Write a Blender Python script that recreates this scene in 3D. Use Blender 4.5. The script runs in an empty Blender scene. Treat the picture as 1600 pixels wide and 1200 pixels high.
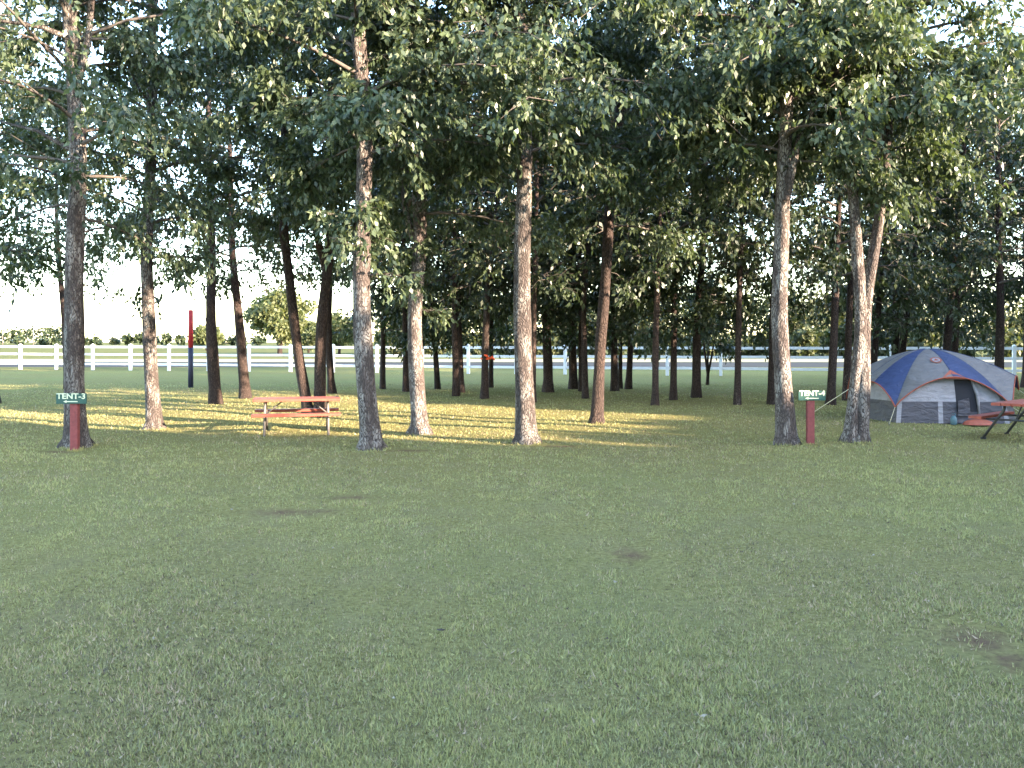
import bpy, math, random
import numpy as np
from mathutils import Vector, Matrix
R = math.radians
# ------------------------------------------------------------------ camera, sky, sun
CAMH, F, HY = 2.0, 1386.0, 533.0          # eye height, focal length and horizon row of the 1600 px photograph
C = bpy.context.scene.collection
sc = bpy.context.scene
cd = bpy.data.cameras.new('camera'); cam = bpy.data.objects.new('camera', cd); C.objects.link(cam)
cam.location = (0, 0, CAMH); cam.rotation_euler = (R(90), 0, 0)
cd.sensor_width = 36; cd.lens = 36*F/1600; cd.shift_y = -67/1600; cd.clip_end = 3000; cd.clip_start = .05
sc.camera = cam
SUN_EL, SUN_AZ = 12.5, 120.0               # azimuth clockwise from +Y
w = bpy.data.worlds.new('World'); sc.world = w; w.use_nodes = True
nt = w.node_tree; nt.nodes.clear()
sky = nt.nodes.new('ShaderNodeTexSky'); sky.sky_type = 'NISHITA'; sky.sun_disc = False
sky.sun_elevation = R(SUN_EL); sky.sun_rotation = R(SUN_AZ); sky.air_density = 1.0; sky.dust_density = .8; sky.ozone_density = 1.4
bg = nt.nodes.new('ShaderNodeBackground'); bg.inputs[1].default_value = .15
wo = nt.nodes.new('ShaderNodeOutputWorld')
nt.links.new(sky.outputs[0], bg.inputs[0]); nt.links.new(bg.outputs[0], wo.inputs[0])
sd = bpy.data.lights.new('sun', 'SUN'); so = bpy.data.objects.new('sun', sd); C.objects.link(so)
sd.energy = 3.4; sd.angle = R(.5); sd.color = (1, .80, .58)
SV = Vector((math.sin(R(SUN_AZ))*math.cos(R(SUN_EL)), math.cos(R(SUN_AZ))*math.cos(R(SUN_EL)), math.sin(R(SUN_EL))))
so.rotation_euler = SV.to_track_quat('Z', 'Y').to_euler(); so.location = (20, -10, 20)
sc.view_settings.view_transform = 'Standard'; sc.view_settings.look = 'None'; sc.view_settings.gamma = 1
sc.view_settings.exposure = 3.6
sc.render.engine = 'CYCLES'
sc.cycles.max_bounces = 6; sc.cycles.diffuse_bounces = 3; sc.cycles.transmission_bounces = 3; sc.cycles.transparent_max_bounces = 4

# ------------------------------------------------------------------ helpers
def gd(py): return CAMH*F/(py-HY)                     # distance of a ground point seen at row py
def at(px, py, d): return Vector(((px-800)/F*d, d, CAMH-(py-HY)/F*d))
def tag(o, label=None, cat=None, group=None, kind=None):
    if label: o['label'] = label
    if cat: o['category'] = cat
    if group: o['group'] = group
    if kind: o['kind'] = kind
    return o
def empty(name, loc=(0, 0, 0), rz=0, label=None, cat=None, group=None):
    o = bpy.data.objects.new(name, None); C.objects.link(o); o.location = loc; o.rotation_euler = (0, 0, rz)
    o.empty_display_size = .3
    return tag(o, label, cat, group)
def link(name, me, parent=None, loc=None):
    o = bpy.data.objects.new(name, me); C.objects.link(o)
    if parent: o.parent = parent
    if loc is not None: o.location = loc
    return o
def mesh_np(name, V, Fq, mats, attr=None, smooth=False, midx=None):
    """V (n,3); Fq (m,k) faces of equal size k"""
    me = bpy.data.meshes.new(name); V = np.asarray(V, dtype=np.float32); Fq = np.asarray(Fq, dtype=np.int32)
    n, (m, k) = len(V), Fq.shape
    me.vertices.add(n); me.vertices.foreach_set('co', V.ravel())
    me.loops.add(m*k); me.loops.foreach_set('vertex_index', Fq.ravel())
    me.polygons.add(m); me.polygons.foreach_set('loop_start', np.arange(0, m*k, k, dtype=np.int32))
    me.polygons.foreach_set('loop_total', np.full(m, k, dtype=np.int32))
    if smooth: me.polygons.foreach_set('use_smooth', np.ones(m, dtype=bool))
    for mm in (mats if isinstance(mats, (list, tuple)) else [mats]): me.materials.append(mm)
    if midx is not None: me.polygons.foreach_set('material_index', np.asarray(midx, dtype=np.int32))
    if attr is not None:
        a = me.attributes.new('var', 'FLOAT', 'POINT'); a.data.foreach_set('value', np.asarray(attr, dtype=np.float32))
    me.update(calc_edges=True); return me
class MB:
    """collects shapes, then links them as one mesh object"""
    def __init__(s): s.v = []; s.f = []; s.sm = []
    def add(s, vs, fs, smooth=False):
        o = len(s.v); s.v += [tuple(v) for v in vs]; s.f += [tuple(i+o for i in f) for f in fs]; s.sm += [smooth]*len(fs)
    def box(s, c, size, M=None, bev=0.0):
        x, y, z = [q/2 for q in size]; b = min(bev, x*.8, y*.8, z*.8)
        vs = []
        if b <= 0:
            vs = [Vector((i*x, j*y, k*z)) for k in (-1, 1) for j in (-1, 1) for i in (-1, 1)]
            fs = [(0, 2, 3, 1), (4, 5, 7, 6), (0, 1, 5, 4), (2, 6, 7, 3), (0, 4, 6, 2), (1, 3, 7, 5)]
        else:                                         # octagonal prism section along the longest axis
            L = max(range(3), key=lambda a: (x, y, z)[a]); a1, a2 = [a for a in range(3) if a != L]
            h = (x, y, z); p, q = h[a1], h[a2]
            ring = [(p-b, q), (p, q-b), (p, -q+b), (p-b, -q), (-p+b, -q), (-p, -q+b), (-p, q-b), (-p+b, q)]
            for e, sc_ in ((-h[L], 1-b/max(p, q)), (-h[L]+b, 1), (h[L]-b, 1), (h[L], 1-b/max(p, q))):
                for (u, v) in ring:
                    t = [0, 0, 0]; t[L] = e; t[a1] = u*sc_; t[a2] = v*sc_; vs.append(Vector(t))
            fs = []
            for r in range(3):
                for i in range(8):
                    j = (i+1) % 8; fs.append((r*8+i, r*8+j, r*8+8+j, r*8+8+i))
            fs.append(tuple(range(8))); fs.append(tuple(range(31, 23, -1)))
        c = Vector(c)
        s.add([(M @ v if M else v)+c for v in vs], fs)
    def tube(s, pts, rad, n=8, cap=True):
        pts = [Vector(p) for p in pts]; rad = rad if isinstance(rad, (list, tuple)) else [rad]*len(pts)
        vs = []; fs = []; up = Vector((0.13, .07, 1)).normalized()
        for i, p in enumerate(pts):
            d = (pts[min(i+1, len(pts)-1)]-pts[max(i-1, 0)]).normalized()
            a = d.cross(up if abs(d.dot(up)) < .95 else Vector((1, 0, 0))).normalized(); b = d.cross(a)
            for k in range(n):
                t = 2*math.pi*k/n; vs.append(p+(a*math.cos(t)+b*math.sin(t))*rad[i])
        for i in range(len(pts)-1):
            for k in range(n):
                j = (k+1) % n; fs.append((i*n+k, i*n+j, i*n+n+j, i*n+n+k))
        if cap: fs.append(tuple(range(n-1, -1, -1))); fs.append(tuple(range(len(pts)*n-n, len(pts)*n)))
        s.add(vs, fs, True)
    def build(s, name, mat, parent=None, loc=None):
        me = bpy.data.meshes.new(name); me.from_pydata(s.v, [], s.f)
        me.polygons.foreach_set('use_smooth', s.sm); me.materials.append(mat); me.update()
        return link(name, me, parent, loc)

# ------------------------------------------------------------------ materials
def mat(name):
    m = bpy.data.materials.new(name); m.use_nodes = True; t = m.node_tree; b = t.nodes['Principled BSDF']
    return m, t, b
def N(t, ty, **kw):
    n = t.nodes.new(ty)
    for k, v in kw.items():
        if k in n.inputs.keys(): n.inputs[k].default_value = v
        else: setattr(n, k, v)
    return n
def ramp(t, src, stops):
    r = t.nodes.new('ShaderNodeValToRGB'); e = r.color_ramp.elements
    while len(e) < len(stops): e.new(.5)
    for i, (p, c) in enumerate(stops): e[i].position = p; e[i].color = (c[0], c[1], c[2], 1) if len(c) == 3 else c
    t.links.new(src, r.inputs[0]); return r.outputs[0]
def mixc(t, f, a, b, mode='MIX'):
    m = t.nodes.new('ShaderNodeMix'); m.data_type = 'RGBA'; m.blend_type = mode
    for i, s in ((0, f), (6, a), (7, b)):
        if hasattr(s, 'links'): t.links.new(s, m.inputs[i])
        else: m.inputs[i].default_value = s if i == 0 else (s[0], s[1], s[2], 1)
    return m.outputs[2]
def plain(name, col, rough=.7, var=.12, scale=14, bump=.0, metal=0):
    m, t, b = mat(name); co = N(t, 'ShaderNodeTexCoord'); n = N(t, 'ShaderNodeTexNoise', Scale=scale, Detail=5)
    t.links.new(co.outputs['Object'], n.inputs['Vector'])
    t.links.new(ramp(t, n.outputs[0], [(.3, [c*(1-var) for c in col]), (.7, [min(1, c*(1+var)) for c in col])]), b.inputs['Base Color'])
    b.inputs['Roughness'].default_value = rough; b.inputs['Metallic'].default_value = metal
    if bump:
        bp = N(t, 'ShaderNodeBump', Strength=bump, Distance=.02); t.links.new(n.outputs[0], bp.inputs['Height']); t.links.new(bp.outputs[0], b.inputs['Normal'])
    return m
def leafmat(name, dark, mid, light, trans=.35, gloss=.42):
    m, t, b = mat(name); a = N(t, 'ShaderNodeAttribute', attribute_name='var')
    col = ramp(t, a.outputs['Fac'], [(0, dark), (.55, mid), (1, light)])
    t.links.new(col, b.inputs['Base Color']); b.inputs['Roughness'].default_value = gloss; b.inputs['Specular IOR Level'].default_value = .5
    tr = N(t, 'ShaderNodeBsdfTranslucent'); t.links.new(mixc(t, 1.0, col, (1.25, 1.3, .6), 'MULTIPLY'), tr.inputs[0])
    mx = N(t, 'ShaderNodeMixShader'); mx.inputs[0].default_value = trans
    t.links.new(b.outputs[0], mx.inputs[1]); t.links.new(tr.outputs[0], mx.inputs[2]); t.links.new(mx.outputs[0], t.nodes['Material Output'].inputs[0])
    return m
def barkmat(name, crack, body, lichen, lich=.5):
    m, t, b = mat(name); co = N(t, 'ShaderNodeTexCoord'); mp = N(t, 'ShaderNodeMapping'); mp.inputs['Scale'].default_value = (1, 1, .33)
    t.links.new(co.outputs['Object'], mp.inputs[0])
    oi = N(t, 'ShaderNodeObjectInfo'); of = N(t, 'ShaderNodeVectorMath', operation='MULTIPLY_ADD'); of.inputs[1].default_value = (31, 17, 23)
    t.links.new(oi.outputs['Random'], of.inputs[0]); t.links.new(co.outputs['Object'], of.inputs[2]); t.links.new(of.outputs[0], mp.inputs[0])
    wn = N(t, 'ShaderNodeTexNoise', Scale=7, Detail=3); t.links.new(mp.outputs[0], wn.inputs['Vector'])
    wv = N(t, 'ShaderNodeVectorMath', operation='MULTIPLY_ADD'); wv.inputs[1].default_value = (.2, .2, .2)
    t.links.new(wn.outputs['Color'], wv.inputs[0]); t.links.new(mp.outputs[0], wv.inputs[2])
    vo = N(t, 'ShaderNodeTexVoronoi', Scale=25, feature='DISTANCE_TO_EDGE'); t.links.new(wv.outputs[0], vo.inputs['Vector'])
    n1 = N(t, 'ShaderNodeTexNoise', Scale=5, Detail=6, Roughness=.65); t.links.new(mp.outputs[0], n1.inputs['Vector'])
    n2 = N(t, 'ShaderNodeTexNoise', Scale=30, Detail=5, Roughness=.7); t.links.new(co.outputs['Object'], n2.inputs['Vector'])
    base = mixc(t, ramp(t, vo.outputs[0], [(.02, (0, 0, 0)), (.22, (1, 1, 1))]), crack, body)
    base = mixc(t, ramp(t, n2.outputs[0], [(.35, (0, 0, 0)), (.7, (.75, .75, .75))]), base, [c*.55 for c in body])
    lm = N(t, 'ShaderNodeMath', operation='MULTIPLY'); t.links.new(ramp(t, n1.outputs[0], [(1-lich-.04, (0, 0, 0)), (1-lich+.06, (1, 1, 1))]), lm.inputs[0])
    t.links.new(ramp(t, vo.outputs[0], [(.03, (0, 0, 0)), (.16, (.9, .9, .9))]), lm.inputs[1])
    base = mixc(t, lm.outputs[0], base, lichen)
    base = mixc(t, 1.0, base, ramp(t, oi.outputs['Random'], [(0, (.72, .70, .68)), (1, (1.1, 1.06, 1.04))]), 'MULTIPLY')
    t.links.new(base, b.inputs['Base Color']); b.inputs['Roughness'].default_value = .92; b.inputs['Specular IOR Level'].default_value = .2
    ad = N(t, 'ShaderNodeMath', operation='MULTIPLY_ADD'); ad.inputs[1].default_value = .5
    cl = N(t, 'ShaderNodeMath', operation='MINIMUM'); cl.inputs[1].default_value = .28; t.links.new(vo.outputs[0], cl.inputs[0])
    t.links.new(n2.outputs[0], ad.inputs[0]); t.links.new(cl.outputs[0], ad.inputs[2])
    bp = N(t, 'ShaderNodeBump', Strength=1.0, Distance=.06); t.links.new(ad.outputs[0], bp.inputs['Height']); t.links.new(bp.outputs[0], b.inputs['Normal'])
    return m
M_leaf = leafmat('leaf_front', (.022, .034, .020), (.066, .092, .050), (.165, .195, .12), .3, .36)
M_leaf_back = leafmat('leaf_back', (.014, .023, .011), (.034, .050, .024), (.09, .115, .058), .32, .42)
M_leaf_far = leafmat('leaf_far', (.05, .062, .025), (.095, .11, .045), (.16, .17, .08), .4, .6)
M_leaf_wood = leafmat('leaf_wood', (.025, .032, .012), (.055, .065, .025), (.11, .12, .05), .35, .6)
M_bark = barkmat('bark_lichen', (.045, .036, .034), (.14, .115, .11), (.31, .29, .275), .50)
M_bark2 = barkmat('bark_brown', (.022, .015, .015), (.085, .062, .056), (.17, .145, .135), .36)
M_twig = plain('twig', (.085, .068, .06), .9, .25, 9)
M_white = plain('white_vinyl', (.62, .62, .64), .55, .05, 3)
M_redpaint = plain('red_stain', (.26, .052, .03), .6, .22, 9, .3)
M_postred = plain('post_red', (.17, .035, .035), .75, .22, 16, .4)
M_steel = plain('galvanised_tube', (.10, .085, .08), .5, .3, 20)
M_darksteel = plain('black_tube', (.03, .03, .032), .45, .2, 20)
M_sign = plain('sign_green', (.012, .062, .048), .55, .15, 20)
M_text = plain('sign_letters', (.52, .54, .38), .6, .05, 30)
def fabric(name, col, rough=.6):
    m, t, b = mat(name); co = N(t, 'ShaderNodeTexCoord'); mp = N(t, 'ShaderNodeMapping'); mp.inputs['Scale'].default_value = (1.3, 1.3, 3.2); t.links.new(co.outputs['Object'], mp.inputs[0])
    n = N(t, 'ShaderNodeTexNoise', Scale=2.2, Detail=4, Distortion=.9); t.links.new(mp.outputs[0], n.inputs['Vector']); n2 = N(t, 'ShaderNodeTexNoise', Scale=3.5, Detail=6, Roughness=.7); t.links.new(co.outputs['Object'], n2.inputs['Vector'])
    t.links.new(ramp(t, n2.outputs[0], [(.3, [c*.78 for c in col]), (.7, [c*1.15 for c in col])]), b.inputs['Base Color']); b.inputs['Roughness'].default_value = rough
    bp = N(t, 'ShaderNodeBump', Strength=.7, Distance=.09); t.links.new(n.outputs[0], bp.inputs['Height']); t.links.new(bp.outputs[0], b.inputs['Normal']); return m
M_fblue = fabric('fly_blue', (.020, .034, .105))
M_fgrey = fabric('fly_grey', (.13, .12, .125))
M_wallp = fabric('tent_wall_pale', (.23, .22, .25))
M_walld = fabric('tent_wall_dark', (.05, .047, .062))
M_doordark = plain('doorway_dark', (.015, .015, .022), .9, .2, 60)
M_pip = plain('piping_orange', (.27, .06, .03), .6, .1, 20)
M_rope = plain('rope_pale', (.62, .55, .38), .8, .1, 30)
M_navy = plain('pole_navy', (.015, .016, .045), .6, .15, 12)
M_polered = plain('pole_red', (.42, .02, .03), .6, .15, 12)
M_cyan = plain('cyan_bag', (.06, .12, .15), .6, .15, 12)
M_dead = plain('dead_leaf', (.24, .21, .16), .8)
M_dead2 = plain('dead_leaf_dark', (.03, .02, .015), .8)

# ------------------------------------------------------------------ ground
def ground_material():
    m, t, b = mat('lawn'); g = N(t, 'ShaderNodeNewGeometry'); P = g.outputs['Position']
    def noise(scale, det=6, rough=.6):
        n = N(t, 'ShaderNodeTexNoise', Scale=scale, Detail=det, Roughness=rough); t.links.new(P, n.inputs['Vector']); return n.outputs[0]
    fine = noise(22, 8, .75); mid = noise(1.3, 6, .65); big = noise(.22, 4, .55)
    col = ramp(t, fine, [(.32, (.07, .055, .03)), (.46, (.185, .165, .068)), (.58, (.25, .225, .09)), (.70, (.33, .27, .14))])
    col = mixc(t, ramp(t, mid, [(.45, (0, 0, 0)), (.70, (.55, .55, .55))]), col, (.21, .18, .10))
    col = mixc(t, ramp(t, big, [(.48, (0, 0, 0)), (.66, (.45, .45, .45))]), col, (.20, .21, .08))
    sx = N(t, 'ShaderNodeSeparateXYZ'); t.links.new(P, sx.inputs[0])
    # pale dry pasture beyond the fence
    mr = N(t, 'ShaderNodeMapRange'); mr.inputs[1].default_value = 58; mr.inputs[2].default_value = 66; t.links.new(sx.outputs[1], mr.inputs[0])
    col = mixc(t, mr.outputs[0], col, (.11, .115, .055))
    # bare soil patches
    for (px, py, rx, ry) in DIRT:
        d = gd(py); c = at(px, py, d)
        v = N(t, 'ShaderNodeVectorMath', operation='SUBTRACT'); v.inputs[1].default_value = (c.x, c.y, 0); t.links.new(P, v.inputs[0])
        s = N(t, 'ShaderNodeVectorMath', operation='MULTIPLY'); s.inputs[1].default_value = (1/rx, 1/ry, 0); t.links.new(v.outputs[0], s.inputs[0])
        l = N(t, 'ShaderNodeVectorMath', operation='LENGTH'); t.links.new(s.outputs[0], l.inputs[0])
        a = N(t, 'ShaderNodeMath', operation='MULTIPLY_ADD'); a.inputs[1].default_value = 1.9; t.links.new(noise(5, 7, .72), a.inputs[0]); t.links.new(l.outputs['Value'], a.inputs[2])
        a2 = N(t, 'ShaderNodeMath', operation='MULTIPLY'); a2.inputs[1].default_value = .38; t.links.new(a.outputs[0], a2.inputs[0]); a = a2
        col = mixc(t, ramp(t, a.outputs[0], [(.0, (.9, .9, .9)), (1.35/2.2, (.9, .9, .9)), (1.0, (0, 0, 0))]) if False else
                   ramp(t, a.outputs[0], [(.30, (.95, .95, .95)), (.62, (0, 0, 0))]), col, (.135, .082, .062))
    t.links.new(col, b.inputs['Base Color']); b.inputs['Roughness'].default_value = 1; b.inputs['Specular IOR Level'].default_value = 0
    bp = N(t, 'ShaderNodeBump', Strength=.9, Distance=.05); t.links.new(fine, bp.inputs['Height']); t.links.new(bp.outputs[0], b.inputs['Normal'])
    return m
DIRT = [(985, 866, .34, .5), (1530, 1005, .45, .5), (1580, 1040, .25, .3), (455, 797, 1.0, .35), (552, 776, .6, .35), (90, 706, .6, .4), (640, 706, .8, .35), (880, 697, .8, .3)]
def gz(x, y):                                          # gentle unevenness of the lawn
    return .022*np.sin(x*.9+1)*np.sin(y*.7)+.012*np.sin(x*2.3+y*1.1)
def ground():
    nx, ny = 120, 150
    xs = np.concatenate([[-900, -400, -200, -100, -60], np.linspace(-35, 35, nx), [60, 100, 200, 400, 900]])
    ys = np.concatenate([[-300, -120, -60], np.linspace(-20, 55, ny), [62, 70, 90, 120, 180, 300, 600, 1500]])
    X, Y = np.meshgrid(xs, ys); k = np.clip((50-np.abs(Y-15))/20, 0, 1)*np.clip((35-np.abs(X))/8, 0, 1)
    V = np.stack([X.ravel(), Y.ravel(), (gz(X, Y)*k).ravel()], 1)
    a, b_ = X.shape; i = np.arange(a*b_).reshape(a, b_)
    Fq = np.stack([i[:-1, :-1], i[:-1, 1:], i[1:, 1:], i[1:, :-1]], -1).reshape(-1, 4)
    tag(link('ground', mesh_np('ground', V, Fq, ground_material(), smooth=True)), kind='structure')
ground()
def strip(name, y0, y1, z, m, x0=-700, x1=700, skew=0):
    m.node_tree.nodes['Principled BSDF'].inputs['Specular IOR Level'].default_value = 0
    mb = MB(); mb.add([(x0, y0-skew*x0, z), (x1, y0-skew*x1, z), (x1, y1-skew*x1, z), (x0, y1-skew*x0, z)], [(0, 1, 2, 3)])
    return tag(mb.build(name, m), kind='structure')
strip('road', 68, 84, .006, plain('asphalt', (.055, .06, .063), .9, .08, .8))
strip('road_verge', 85, 99, .006, plain('gravel', (.26, .24, .17), .95, .12, .6))

# grass blades, denser near the camera, thinning out with distance
def vnoise(x, y, sc_, seed):
    g = np.random.default_rng(seed).random((257, 257)); u, v = np.abs(x/sc_+100) % 256, np.abs(y/sc_+100) % 256; i, j = u.astype(int), v.astype(int); a, b = u-i, v-j
    a = a*a*(3-2*a); b = b*b*(3-2*b)
    return (g[i, j]*(1-a)+g[i+1, j]*a)*(1-b)+(g[i, j+1]*(1-a)+g[i+1, j+1]*a)*b
def grass():
    rng = np.random.default_rng(4)
    n = 620000
    u = rng.random(n); d0, d1 = 3.6, 42.0; e = -.55
    d = (d0**e+u*(d1**e-d0**e))**(1/e)
    x = (rng.random(n)*2-1)*(.70*d+.8)
    # gather blades in tufts
    ang = rng.random(n)*6.283; 
    tx = np.round(x*7)/7+.05*np.sin(x*91); ty = np.round(d*7)/7+.05*np.sin(d*77)
    k = rng.random(n) < .25
    x = np.where(k, tx+rng.normal(0, .022, n), x); y = np.where(k, ty+rng.normal(0, .022, n), d)
    keep = np.ones(n, bool)
    for (px, py, rx, ry) in DIRT:
        c = at(px, py, gd(py)); q = np.sqrt(((x-c.x)/rx)**2+((y-c.y)/ry)**2)
        keep &= ~((q < .35+1.1*vnoise(x, y, .07, 9)) & (rng.random(n) < .88))
    patch = .42*vnoise(x, y, .13, 1)+.33*vnoise(x, y, .42, 2)+.25*vnoise(x, y, 1.7, 3); patch = np.clip((patch-.5)*2.1+.5, 0, 1)
    keep &= rng.random(n) < (.42+.62*patch)
    x, y, patch = x[keep], y[keep], patch[keep]; n0 = len(x)
    for (px, row, rr) in [(122, 698, .26), (241, 670, .2), (484, 652, .2), (500, 652, .2), (581, 703, .24), (658, 677, .22), (823, 692, .25), (932, 661, .17), (1229, 694, .25), (1332, 690, .2), (1350, 690, .2), (117, 704, .1), (1266, 696, .1)]:
        q = at(px, row, gd(row)); m_ = 300; a_ = rng.random(m_)*6.283; r_ = rr*(.85+.6*rng.random(m_)**1.5)
        x = np.concatenate([x, q.x+np.cos(a_)*r_]); y = np.concatenate([y, q.y+np.sin(a_)*r_]); patch = np.concatenate([patch, .8+.9*rng.random(m_)])
    n = len(x); ang = rng.random(n)*6.283
    big = (vnoise(x, y, 2.6, 5)-.5)*2; sm = vnoise(x, y, .22, 6)
    far = np.clip(y/9, .9, 2.9)
    h = (.010+.018*rng.random(n)**1.5+.020*patch)*np.clip(far, 1, 1.5); tall = rng.random(n) < .006; h = np.where(tall, h*1.8, h); broad = rng.random(n) < .07
    wd = (.0030+.0028*rng.random(n))*far*np.where(broad, 2.6, 1)
    lean = np.where(broad, .8+.5*rng.random(n), .15+rng.random(n)*1.15); az = rng.random(n)*6.283
    z = gz(x, y)-.004
    base = np.stack([x, y, z], 1); side = np.stack([np.cos(ang), np.sin(ang), 0*ang], 1)*wd[:, None]
    tip = base+np.stack([np.cos(az)*np.sin(lean)*h, np.sin(az)*np.sin(lean)*h, np.cos(lean)*h+.004], 1)
    V = np.empty((n, 3, 3)); V[:, 0] = base-side; V[:, 1] = base+side; V[:, 2] = tip
    var = np.clip(.43+.19*rng.normal(0, 1, n)+.30*(patch-.5)+.12*big, 0, .8)
    dry = rng.random(n) < .05+.22*np.clip(-big, 0, 1)+.18*(sm > .80); var = np.where(dry | tall, .84+.13*rng.random(n), var)
    m, t, b = mat('grass_blade'); a = N(t, 'ShaderNodeAttribute', attribute_name='var')
    col = ramp(t, a.outputs['Fac'], [(0, (.085, .055, .045)), (.22, (.18, .165, .085)), (.6, (.305, .30, .118)), (.82, (.39, .365, .14)), (.90, (.36, .26, .17)), (1, (.48, .38, .25))])
    t.links.new(col, b.inputs['Base Color']); b.inputs['Roughness'].default_value = .55; b.inputs['Specular IOR Level'].default_value = .35
    tr = N(t, 'ShaderNodeBsdfTranslucent'); t.links.new(col, tr.inputs[0]); mx = N(t, 'ShaderNodeMixShader'); mx.inputs[0].default_value = .3
    t.links.new(b.outputs[0], mx.inputs[1]); t.links.new(tr.outputs[0], mx.inputs[2]); t.links.new(mx.outputs[0], t.nodes['Material Output'].inputs[0])
    me = mesh_np('grass', V.reshape(-1, 3), np.arange(3*n).reshape(-1, 3), m, np.repeat(var, 3))
    tag(link('grass', me), 'short mown lawn grass with straw coloured blades over the whole campsite', 'grass', kind='stuff')
grass()

# ------------------------------------------------------------------ foliage and trees
def leaf_mesh(name, P, D, L, W, mt, rng, var0=None):
    """rhombic leaves: base P, direction D (n,3), length L, width W"""
    n = len(P); r = rng.normal(0, 1, (n, 3)); s = np.cross(D, r); s /= np.linalg.norm(s, axis=1)[:, None]+1e-9
    nn = np.cross(D, s); l = (L*(.7+.6*rng.random(n)))[:, None] if np.ndim(L) == 0 else L[:, None]; wv = (W*(.7+.6*rng.random(n)))[:, None]
    V = np.empty((n, 4, 3)); V[:, 0] = P; V[:, 1] = P+D*l*.42+s*wv+nn*l*.06; V[:, 2] = P+D*l; V[:, 3] = P+D*l*.42-s*wv+nn*l*.06
    var = np.clip((.45+.2*rng.normal(0, 1, n)) if var0 is None else var0+.12*rng.normal(0, 1, n), 0, 1)
    return mesh_np(name, V.reshape(-1, 3), np.arange(4*n).reshape(-1, 4), mt, np.repeat(var, 4))
def unit(v): return v/(np.linalg.norm(v, axis=-1, keepdims=True)+1e-9)
CK = 1.85
def crown(name, axis, z0, z1, rad, nb, ncl, leaf, mt, seed, nlf=7, low=.75, skirt=.0, twigs=True, avoid=None):
    """axis(z)->xy of the trunk; returns (branch MB, leaf mesh). Branches with drooping sprays of leaflets."""
    rng = np.random.default_rng(seed); mb = MB(); TW = []
    for i in range(nb):
        f = (i+.5*rng.random())/nb; z = z0+(z1-z0)*f**.9*.96
        prof = (low+(1-low)*math.sin(math.pi*min(1, f*1.3+.1)))*(1-max(0, f-.55)**1.3*1.6)
        L = rad*max(.25, prof)*(.72+.5*rng.random()); az = i*2.39996+rng.normal(0, .35)
        el = R(8+50*f+rng.normal(0, 8)); c = axis(z); p = np.array([c[0], c[1], z]); pts = [p]; ns = 6
        for k in range(ns):
            az += rng.normal(0, .16); el2 = el-(k/ns)*R(38+skirt*40)
            p = p+np.array([math.cos(az)*math.cos(el2), math.sin(az)*math.cos(el2), math.sin(el2)])*L/ns; pts.append(p)
        r0 = .012+.010*L*(1-.4*f)
        mb.tube(pts, [r0*(1-.85*k/ns) for k in range(ns+1)], 5, False)
        for k in range(1, ns+1):
            for q in range(2 if k > 1 else 1):
                a2 = az+rng.choice([-1, 1])*(.5+.8*rng.random()); e2 = rng.normal(.1, .35); l2 = L*(.22+.25*rng.random())
                b = pts[k]+rng.normal(0, .02, 3); m_ = b+np.array([math.cos(a2), math.sin(a2), math.sin(e2)])*l2*.5
                t_ = m_+np.array([math.cos(a2+.3*rng.normal()), math.sin(a2), math.sin(e2)-.45])*l2*.5
                if twigs: mb.tube([b, m_, t_], [.009, .006, .003], 3, False)
                TW.append((b, m_, t_))
        TW.append((pts[-2], .5*(pts[-2]+pts[-1]), pts[-1]))
    ncl = int(ncl*CK); T = np.array(TW); idx = rng.integers(0, len(T), ncl); u = rng.random(ncl)[:, None]**.8
    wt = rng.random(len(T))**2.2+.02; idx = rng.choice(len(T), ncl, p=wt/wt.sum())
    P = (1-u)**2*T[idx, 0]+2*u*(1-u)*T[idx, 1]+u*u*T[idx, 2]+rng.normal(0, .085*rad/2.6, (ncl, 3))
    if avoid is not None: P = P[~avoid(P)]
    ncl = len(P)
    out = unit(P-np.stack([np.full(ncl, axis((z0+z1)/2)[0]), np.full(ncl, axis((z0+z1)/2)[1]), np.full(ncl, z0)], 1))
    rd = unit(out*.5+rng.normal(0, .6, (ncl, 3))+np.array([0, 0, -.15]))
    tone = rng.random(ncl)*.5+.22
    # leaflets along each rachis, drooping
    k = np.arange(nlf)/nlf; rl = leaf*2.6
    PP = (P[:, None]+rd[:, None]*(k[None, :, None]*rl)+np.array([0, 0, -1])*(k[None, :, None]**2*rl*.5)).reshape(-1, 3)
    DD = unit(np.repeat(rd, nlf, 0)*.5+rng.normal(0, .45, (ncl*nlf, 3))+np.array([0, 0, -.85]))
    return mb, leaf_mesh(name, PP, DD, leaf, leaf*.25, mt, rng, np.repeat(tone, nlf))
def smooth_path(pts, step=.22):
    pts = [Vector(p) for p in pts]; out = []
    q = [pts[0]*2-pts[1]]+pts+[pts[-1]*2-pts[-2]]
    for i in range(1, len(q)-2):
        a, b, c, d = q[i-1:i+3]; n = max(2, int((c-b).length/step))
        for k in range(n):
            t = k/n; out.append(.5*((2*b)+(c-a)*t+(2*a-5*b+4*c-d)*t*t+(3*b-a-3*c+d)*t**3))
    out.append(pts[-1]); return out
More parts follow.
